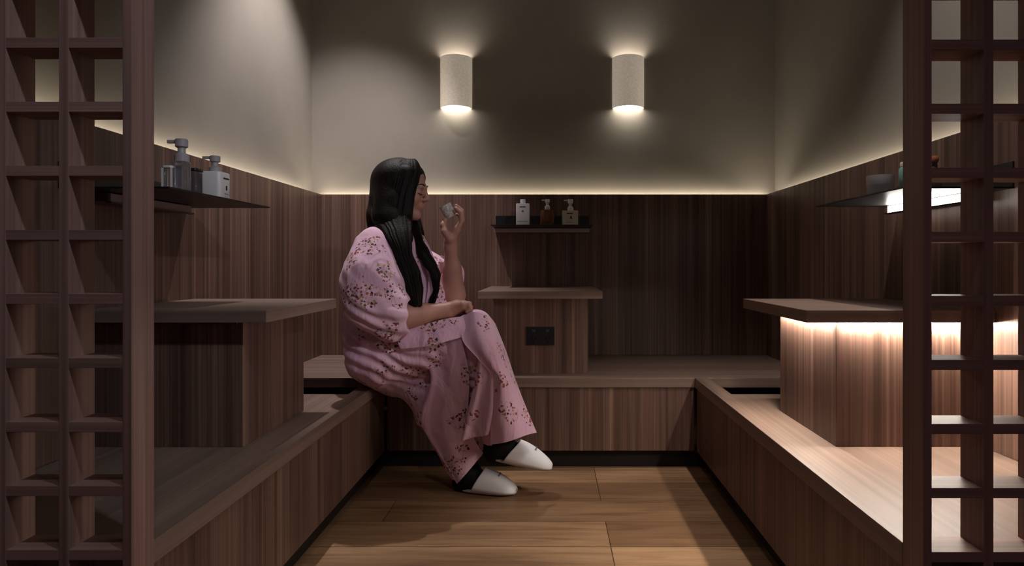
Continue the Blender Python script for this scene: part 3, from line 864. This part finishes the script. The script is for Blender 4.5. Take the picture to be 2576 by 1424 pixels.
# near sleeve: wide, hanging from the shoulder to its open cuff
sv = Fld((-1.02, 1.98, .50), (-.40, 2.50, 1.14), .0058)
sv.cone(A(945, 622, 2.28), .074, A(938, 700, 2.22), .092, .03)
sv.cone(A(934, 700, 2.22), .093, A(940, 765, 2.19), .092, .04)
sv.cone(A(950, 640, 2.26), .060, A(985, 775, 2.17), .062, .03)
sv.cone(A(925, 745, 2.20), .078, A(978, 826, 2.19), .050, .04)
sv.cone(A(985, 780, 2.18), .062, A(1003, 796, 2.18), .060, .03)
a = A(1031, 795, 2.18)
sv.put(lambda X, Y, Z: -((X-a[0])*.98+(Z-a[2])*.08+(Y-a[1])*-.1), A(1031, 900, 2.0), A(1095, 700, 2.4), .004, True)
sv.cone(A(990, 797, 2.185), .040, A(1050, 795, 2.19), .054, .004, True)
def sfolds(p):
    s_ = p.x*.9+p.z*.45            # runs from the shoulder down to the cuff
    w = .006*noise.noise(Vector((p.x*8-p.z*10, p.y*8, p.z*12)))
    w += .0045*noise.noise(Vector(((p.x+p.z)*24, p.y*10, (p.z-p.x)*5)))
    g_ = math.exp(-((p.z-.64)/.06)**2)
    return w+.005*g_*math.sin((p.z+.5*p.x)*130+5*noise.noise(p*8))
me, V = sv.mesh('sleeve', sfolds)
link('sleeve', me, M_KIM, kim)

# ---- loose front panels of the robe: sheets with real thickness
def sheet(name, rows, mat, parent, wav=.006, nU=28, nV=36, ph=0, th=.004):
    """rows: control rows from top to hem, each a list of points left to right"""
    rows = [[Vector(p) for p in r] for r in rows]
    def lerp(l, t):
        f = t*(len(l)-1); i = min(int(f), len(l)-2); f -= i
        p0, p1, p2, p3 = l[max(i-1, 0)], l[i], l[i+1], l[min(i+2, len(l)-1)]
        return .5*((2*p1)+(p2-p0)*f+(2*p0-5*p1+4*p2-p3)*f*f+(3*p1-p0-3*p2+p3)*f**3)
    bm = bmesh.new(); G = []
    for j in range(nV+1):
        v = j/nV; ctrl = [lerp([r[i] for r in rows], v) for i in range(len(rows[0]))]
        line = []
        for i in range(nU+1):
            u = i/nU; p = lerp(ctrl, u).copy()
            p.y += wav*(.3+.7*v)*math.sin(u*9+ph+1.5*v)+wav*.8*noise.noise(Vector((u*4+ph, v*2, 0)))
            line.append(p)
        G.append(line)
    f = [[bm.verts.new(p) for p in l] for l in G]
    b2 = [[bm.verts.new(p+Vector((0, th, 0))) for p in l] for l in G]
    for j in range(nV):
        for i in range(nU):
            bm.faces.new((f[j][i], f[j+1][i], f[j+1][i+1], f[j][i+1])); bm.faces.new((b2[j][i], b2[j][i+1], b2[j+1][i+1], b2[j+1][i]))
    for j in range(nV):
        bm.faces.new((f[j][0], b2[j][0], b2[j+1][0], f[j+1][0])); bm.faces.new((f[j][nU], f[j+1][nU], b2[j+1][nU], b2[j][nU]))
    for i in range(nU):
        bm.faces.new((f[0][i], f[0][i+1], b2[0][i+1], b2[0][i])); bm.faces.new((f[nV][i], b2[nV][i], b2[nV][i+1], f[nV][i+1]))
    bmesh.ops.recalc_face_normals(bm, faces=bm.faces[:])
    return bm_obj(name, bm, mat, parent, True)
# outer panel over the raised knee
sheet('front_panel', [
    [A(1160, 795, 2.235), A(1190, 785, 2.225), A(1225, 792, 2.24), A(1246, 815, 2.30)],
    [A(1163, 855, 2.210), A(1205, 850, 2.200), A(1245, 858, 2.215), A(1272, 880, 2.29)],
    [A(1204, 905, 2.200), A(1232, 915, 2.195), A(1268, 925, 2.205), A(1292, 940, 2.28)],
    [A(1237, 955, 2.195), A(1258, 960, 2.195), A(1285, 970, 2.205), A(1308, 985, 2.28)],
    [A(1232, 1040, 2.205), A(1262, 1040, 2.195), A(1300, 1040, 2.205), A(1330, 1040, 2.27)],
    [A(1236, 1120, 2.215), A(1275, 1111, 2.200), A(1315, 1099, 2.205), A(1350, 1087, 2.26)]], M_KIM, kim, .007)
# middle panel between the legs, folded back on itself
sheet('front_panel', [
    [A(1205, 890, 2.205), A(1220, 890, 2.20), A(1236, 900, 2.198)],
    [A(1196, 950, 2.215), A(1215, 950, 2.208), A(1240, 950, 2.20)],
    [A(1178, 1030, 2.232), A(1205, 1030, 2.220), A(1240, 1035, 2.208)],
    [A(1160, 1108, 2.245), A(1190, 1102, 2.235), A(1230, 1092, 2.222)]], M_KIM, kim, .007, 24, 30, 2)
# the overlap lying across the thigh
sheet('lap_fold', [
    [A(1000, 830, 2.225), A(1070, 815, 2.215), A(1130, 800, 2.225), A(1180, 795, 2.24)],
    [A(1000, 856, 2.205), A(1070, 848, 2.200), A(1130, 832, 2.210), A(1178, 822, 2.22)],
    [A(1008, 878, 2.200), A(1075, 871, 2.195), A(1130, 857, 2.205), A(1172, 846, 2.215)]], M_KIM, kim, .004, 30, 14, 5)
# lower panel over the standing leg
sheet('front_panel', [
    [A(1050, 860, 2.26), A(1100, 850, 2.235), A(1160, 850, 2.22)],
    [A(1085, 950, 2.275), A(1125, 950, 2.255), A(1180, 945, 2.24)],
    [A(1060, 1058, 2.30), A(1110, 1060, 2.275), A(1178, 1050, 2.27)],
    [A(1105, 1140, 2.305), A(1135, 1145, 2.285), A(1195, 1110, 2.29)],
    [A(1150, 1216, 2.31), A(1158, 1208, 2.30), A(1216, 1142, 2.31)]], M_KIM, kim, .007, 24, 36, 4)
# crossed lapels
M_COL = M_KIM
sheet('collar_band', [[A(962, 590, 2.345), A(985, 582, 2.335)], [A(1010, 650, 2.275), A(1035, 645, 2.275)], [A(1040, 720, 2.255), A(1064, 715, 2.265)], [A(1045, 790, 2.255), A(1068, 785, 2.265)]], M_COL, kim, .001, 6, 24, 0, .006)
sheet('collar_band', [[A(1048, 575, 2.44), A(1060, 583, 2.45)], [A(1070, 640, 2.36), A(1088, 640, 2.38)], [A(1078, 700, 2.33), A(1104, 700, 2.35)], [A(1070, 770, 2.32), A(1095, 770, 2.34)]], M_COL, kim, .001, 6, 24, 0, .006)
# far sleeve edge, hanging behind the raised forearm
sheet('sleeve', [[A(1108, 642, 2.53), A(1146, 652, 2.55)], [A(1112, 690, 2.53), A(1168, 685, 2.56)], [A(1112, 752, 2.52), A(1160, 748, 2.55)]], M_KIM, kim, .006, 12, 20, 1, .006)

# ---- hair: a cap and long locks
hr = Fld((-1.02, 2.1, .55), (-.35, 2.72, 1.26), .005)
hr.ell(hp(-.012, 0, .034), [.101*HS, .085*HS, .084*HS], HM, .01)
hr.cone(hp(-.036, -.034, .015), .060, A(970, 548, 2.31), .044, .03)
hr.cone(hp(-.036, .034, .015), .060, A(985, 548, 2.48), .042, .03)
hr.cone(hp(-.048, 0, .0), .056, A(952, 552, YP), .031, .05)
# sides that cover the ears and cheeks
hr.cone(hp(.036, -.062, .055), .024, hp(.018, -.080, -.06), .026, .03)
hr.cone(hp(.018, -.080, -.06), .026, A(1018, 600, 2.30), .030, .03)
hr.cone(hp(.036, .062, .055), .024, hp(.022, .072, -.06), .026, .03)
hr.cone(hp(.022, .072, -.07), .026, A(1052, 590, 2.45), .024, .03)
# cores of the two long locks
L1 = [(994, 555, 2.31, .040), (1010, 633, 2.235, .020), (1030, 690, 2.225, .022), (1041, 740, 2.225, .014)]
for p, q in zip(L1, L1[1:]): hr.cone(A(*p[:3]), p[3], A(*q[:3]), q[3], .03)
L2 = [(1042, 560, 2.43, .018), (1064, 633, 2.36, .012), (1096, 700, 2.35, .010), (1090, 740, 2.35, .006)]
for p, q in zip(L2, L2[1:]): hr.cone(A(*p[:3]), p[3], A(*q[:3]), q[3], .015)
# back of the hair, tucked behind the shoulders
hr.cone(hp(-.050, 0, .02), .050, A(954, 530, YP), .036, .04)
hr.cone(A(950, 548, 2.40), .029, A(938, 590, 2.41), .016, .03, flat=((0, 1, 0), 2.2))
# face kept clear
hr.ell(hp(.098, 0, -.030), [.062*HS, .078*HS, .100*HS], HM, .012, True)
me, V = hr.mesh('hair')
ho = link('hair', me, M_HAIR, root)
md = ho.modifiers.new('smooth', 'SMOOTH'); md.factor = .5; md.iterations = 5
def curtain(name, rows, depth, nU=110, nV=70, th=.010, seed=0, bulge=.018):
    """a fall of straight hair: rows of (py, left px, right px); depth(px, py) gives how far away it lies"""
    bm = bmesh.new(); F1 = []; F2 = []
    ys = [r[0] for r in rows]
    def interp(y, k):
        for a, b in zip(rows, rows[1:]):
            if y <= b[0]:
                t = (y-a[0])/(b[0]-a[0]); t = t*t*(3-2*t)*.5+t*.5
                return a[k]+(b[k]-a[k])*t
        return rows[-1][k]
    for j in range(nV+1):
        py = ys[0]+(ys[-1]-ys[0])*j/nV; l, r = interp(py, 1), interp(py, 2); a_, b_ = [], []
        for i in range(nU+1):
            u = i/nU; v = j/nV
            yy2 = py+(noise.noise(Vector((u*40+seed, 0, 0)))*10 if j > nV-8 else 0)*(j-nV+8)/8
            px = l+(r-l)*u+noise.noise(Vector((u*6+seed, v*3, 7)))*2.0
            g = .0011*noise.noise(Vector((u*60+seed, v*2.5, 0)))+.0035*noise.noise(Vector((u*14+seed, v*1.6, 3)))
            e = math.sqrt(max(0, 1-(2*u-1)**2))
            Yd = depth(px, py)-g-bulge*e
            a_.append(bm.verts.new(at(px, yy2, Yd))); b_.append(bm.verts.new(at(px, yy2, Yd+th*(.15+e)+.001)))
        F1.append(a_); F2.append(b_)
    for j in range(nV):
        for i in range(nU):
            bm.faces.new((F1[j][i], F1[j+1][i], F1[j+1][i+1], F1[j][i+1])); bm.faces.new((F2[j][i], F2[j][i+1], F2[j+1][i+1], F2[j+1][i]))
        for i in (0, nU): bm.faces.new((F1[j][i], F2[j][i], F2[j+1][i], F1[j+1][i]))
    for i in range(nU):
        for j in (0, nV): bm.faces.new((F1[j][i], F1[j][i+1], F2[j][i+1], F2[j][i]))
    bmesh.ops.recalc_face_normals(bm, faces=bm.faces[:])
    me = bpy.data.meshes.new(name); bm.to_mesh(me); bm.free()
    for p in me.polygons: p.use_smooth = True
    return link(name, me, M_HAIR, root)
def lin(x, pts):
    if x <= pts[0][0]: return pts[0][1]
    for a, b in zip(pts, pts[1:]):
        if x <= b[0]: return a[1]+(b[1]-a[1])*(x-a[0])/(b[0]-a[0])
    return pts[-1][1]
def near_depth(px, py):
    hx = (px-1008)/70; dome = math.sqrt(max(.04, 1-hx*hx))
    top = math.sqrt(max(0, 1-((min(py, 470)-470)/74)**2))
    head = YP-.078*dome*max(.12, top)
    low = lin(py, [(540, 2.275), (580, 2.245), (620, 2.222), (690, 2.205), (770, 2.205)])
    k = min(1, max(0, (py-440)/170)); k = k*k*(3-2*k)
    return head+(low-head)*k
curtain('side_hair', [(399, 1004, 1044), (404, 992, 1050), (414, 976, 1056), (430, 961, 1060), (455, 951, 1055), (475, 945, 1048), (500, 937, 1043), (534, 930, 1039), (556, 936, 1037), (580, 956, 1036), (633, 987, 1037), (690, 1000, 1059), (730, 1015, 1065), (768, 1030, 1062)], near_depth)
def far_depth(px, py): return lin(py, [(540, 2.43), (580, 2.40), (633, 2.335), (700, 2.315), (775, 2.315)])
curtain('side_hair', [(540, 1030, 1046), (580, 1034, 1058), (600, 1039, 1063), (633, 1047, 1081), (665, 1065, 1099), (690, 1082, 1109), (730, 1088, 1105), (755, 1079, 1098), (772, 1076, 1088)], far_depth, 50, 60, .012, 9, .012)

# ---- socks and slippers
def grown(name, fn, lo, hi, h, mat, parent):
    f = Fld(lo, hi, h); fn(f); me, _ = f.mesh(name); return link(name, me, mat, parent)
for an, he, ba, to, kn in ((J['anR'], heR, baR, toR, J['knR']), (J['anL'], heL, baL, toL, J['knL'])):
    def fn(f):
        up = an+(kn-an)*.38
        f.cone(up, .052, an, .040, .01); f.cone(an, .040, he, .034, .02); f.cone(he, .031, ba, .027, .02); f.cone(ba, .027, to, .017, .02); f.cone(an, .036, ba, .026, .03)
    al = np.stack([an+(kn-an)*.38, an, he, ba, to])
    grown('sock', fn, al.min(0)-.07, al.max(0)+.07, .005, M_SOCK, root)
def slipper(he, to, lift, lab):
    """open-backed slipper: a sole and a vamp over the toes; he and to lie on the underside"""
    he = Vector(he); to = Vector(to); ax = (to-he).normalized(); L = (to-he).length
    side = Vector((0, 0, 1)).cross(ax).normalized(); up = ax.cross(side)
    def W(t): return .034+.013*math.sin(min(t, 1)*math.pi*.9)*(.4+t)*1.0
    bm = bmesh.new(); n = 44
    out = []
    for i in range(n):
        a = 2*math.pi*i/n; cx_ = .5+.5*math.cos(a); t = cx_
        w_ = (.031+.013*t)*abs(math.sin(a))**.75*(1 if math.sin(a) >= 0 else -1)
        out.append(he+ax*(L*t)+side*w_)
    lo = [bm.verts.new(p) for p in out]; hi = [bm.verts.new(p+up*.010) for p in out]
    bm.faces.new(lo[::-1]); bm.faces.new(hi)
    for i in range(n): bm.faces.new((lo[i], lo[(i+1) % n], hi[(i+1) % n], hi[i]))
    bmesh.ops.recalc_face_normals(bm, faces=bm.faces[:])
    bmesh.ops.bevel(bm, geom=[e for e in bm.edges if abs((e.verts[0].co-e.verts[1].co).dot(up)) < .002], offset=.003, segments=2, affect='EDGES')
    sl = thing('slipper', tuple(he), None, None); sl.parent = root; sl.location = he-root.location
    bm_obj('sole', bm, M_SOLE, sl, True)
    bm = bmesh.new(); G = []; nu, nv = 30, 20
    for j in range(nu+1):
        s = j/nu; t = .34+.655*s
        half = (.0325+.0135*t)*(max(0, 1-((t-.5)/.505)**4) if t > .5 else 1)**.5
        hgt = .012+lift*math.cos(min(1, s/1.0)*math.pi/2)**.75*(1-.15*s)+.006*(1-s)
        line = []
        for i in range(nv+1):
            a = math.pi*i/nv
            tt = t+.20*(1-s)*(math.sin(a)-.35)   # the opening's edge sweeps up and forward at the centre
            line.append(he+ax*(L*(tt))+side*(-half*math.cos(a))+up*(.006+hgt*math.sin(a)**.8))
        G.append(line)
    f = [[bm.verts.new(p) for p in l] for l in G]
    for j in range(nu):
        for i in range(nv): bm.faces.new((f[j][i], f[j+1][i], f[j+1][i+1], f[j][i+1]))
    bmesh.ops.recalc_face_normals(bm, faces=bm.faces[:])
    vp = bm_obj('vamp', bm, M_SLIP, sl, True)
    md = vp.modifiers.new('thickness', 'SOLIDIFY'); md.thickness = .004; md.offset = 0
    # small stitched word on the vamp
    bm = bmesh.new(); p0 = f and G[14][8]; dx = (G[14][7]-G[14][10])/8
    nrm = (G[15][8]-G[13][8]).cross(G[14][9]-G[14][7]).normalized()
    if nrm.z < 0: nrm = -nrm
    e1 = (G[16][9]-G[12][9]).normalized(); e2 = (G[14][11]-G[14][7]).normalized()
    for k in range(5):
        c = G[14][9]+e2*(k-2)*.0055+nrm*.003
        h_ = (.0035, .0022, .0022, .003, .0022)[k]
        q = [c-e2*.0018-e1*h_, c+e2*.0018-e1*h_, c+e2*.0018+e1*h_, c-e2*.0018+e1*h_]
        lo = [bm.verts.new(x) for x in q]; hi = [bm.verts.new(x+nrm*.0008) for x in q]
        bm.faces.new(hi); bm.faces.new(lo[::-1])
        for i in range(4): bm.faces.new((lo[i], lo[(i+1) % 4], hi[(i+1) % 4], hi[i]))
    bm_obj('stitched_word', bm, plain('grey_thread', (.16, .16, .17), .8), vp)
    return sl
s1 = slipper(A(1222, 1150, 2.315), A(1388, 1182, 2.305), .058, None)
heel = A(1152, 1232, 2.355); heel[2] = .004
toe = A(1300, 1245, 2.315); toe[2] = .002
s2 = slipper(heel, toe, .058, None)

# ---- the cup she holds: tilted towards her
cc = A(1127, 532, 2.437)
ax_ = Vector((math.sin(math.radians(-27)), -.12, math.cos(math.radians(-27)))).normalized()
R_ = ax_.to_track_quat('Z', 'Y').to_matrix()
b0 = Vector(cc)-ax_*.024
def speckle():
    m, nt, b = new_mat('speckled_stoneware'); tc = nt.nodes.new('ShaderNodeTexCoord')
    n = nt.nodes.new('ShaderNodeTexNoise'); n.inputs['Scale'].default_value = 190
    nt.links.new(tc.outputs['Object'], n.inputs['Vector'])
    r = ramp(nt, [(.36, (.36, .32, .28)), (.6, (.64, .60, .56))]); nt.links.new(n.outputs['Fac'], r.inputs[0])
    nt.links.new(r.outputs[0], b.inputs['Base Color']); b.inputs['Roughness'].default_value = .6
    return m
cup = lathe('teacup', [(.001, 0), (.017, 0), (.020, .004), (.0225, .026), (.0235, .050), (.0215, .050), (.0205, .026), (.017, .008), (.001, .006)], *b0, speckle(), None, 40, R_)
tag(cup, 'small speckled stoneware cup held up in the raised hand of the seated woman', 'cup')
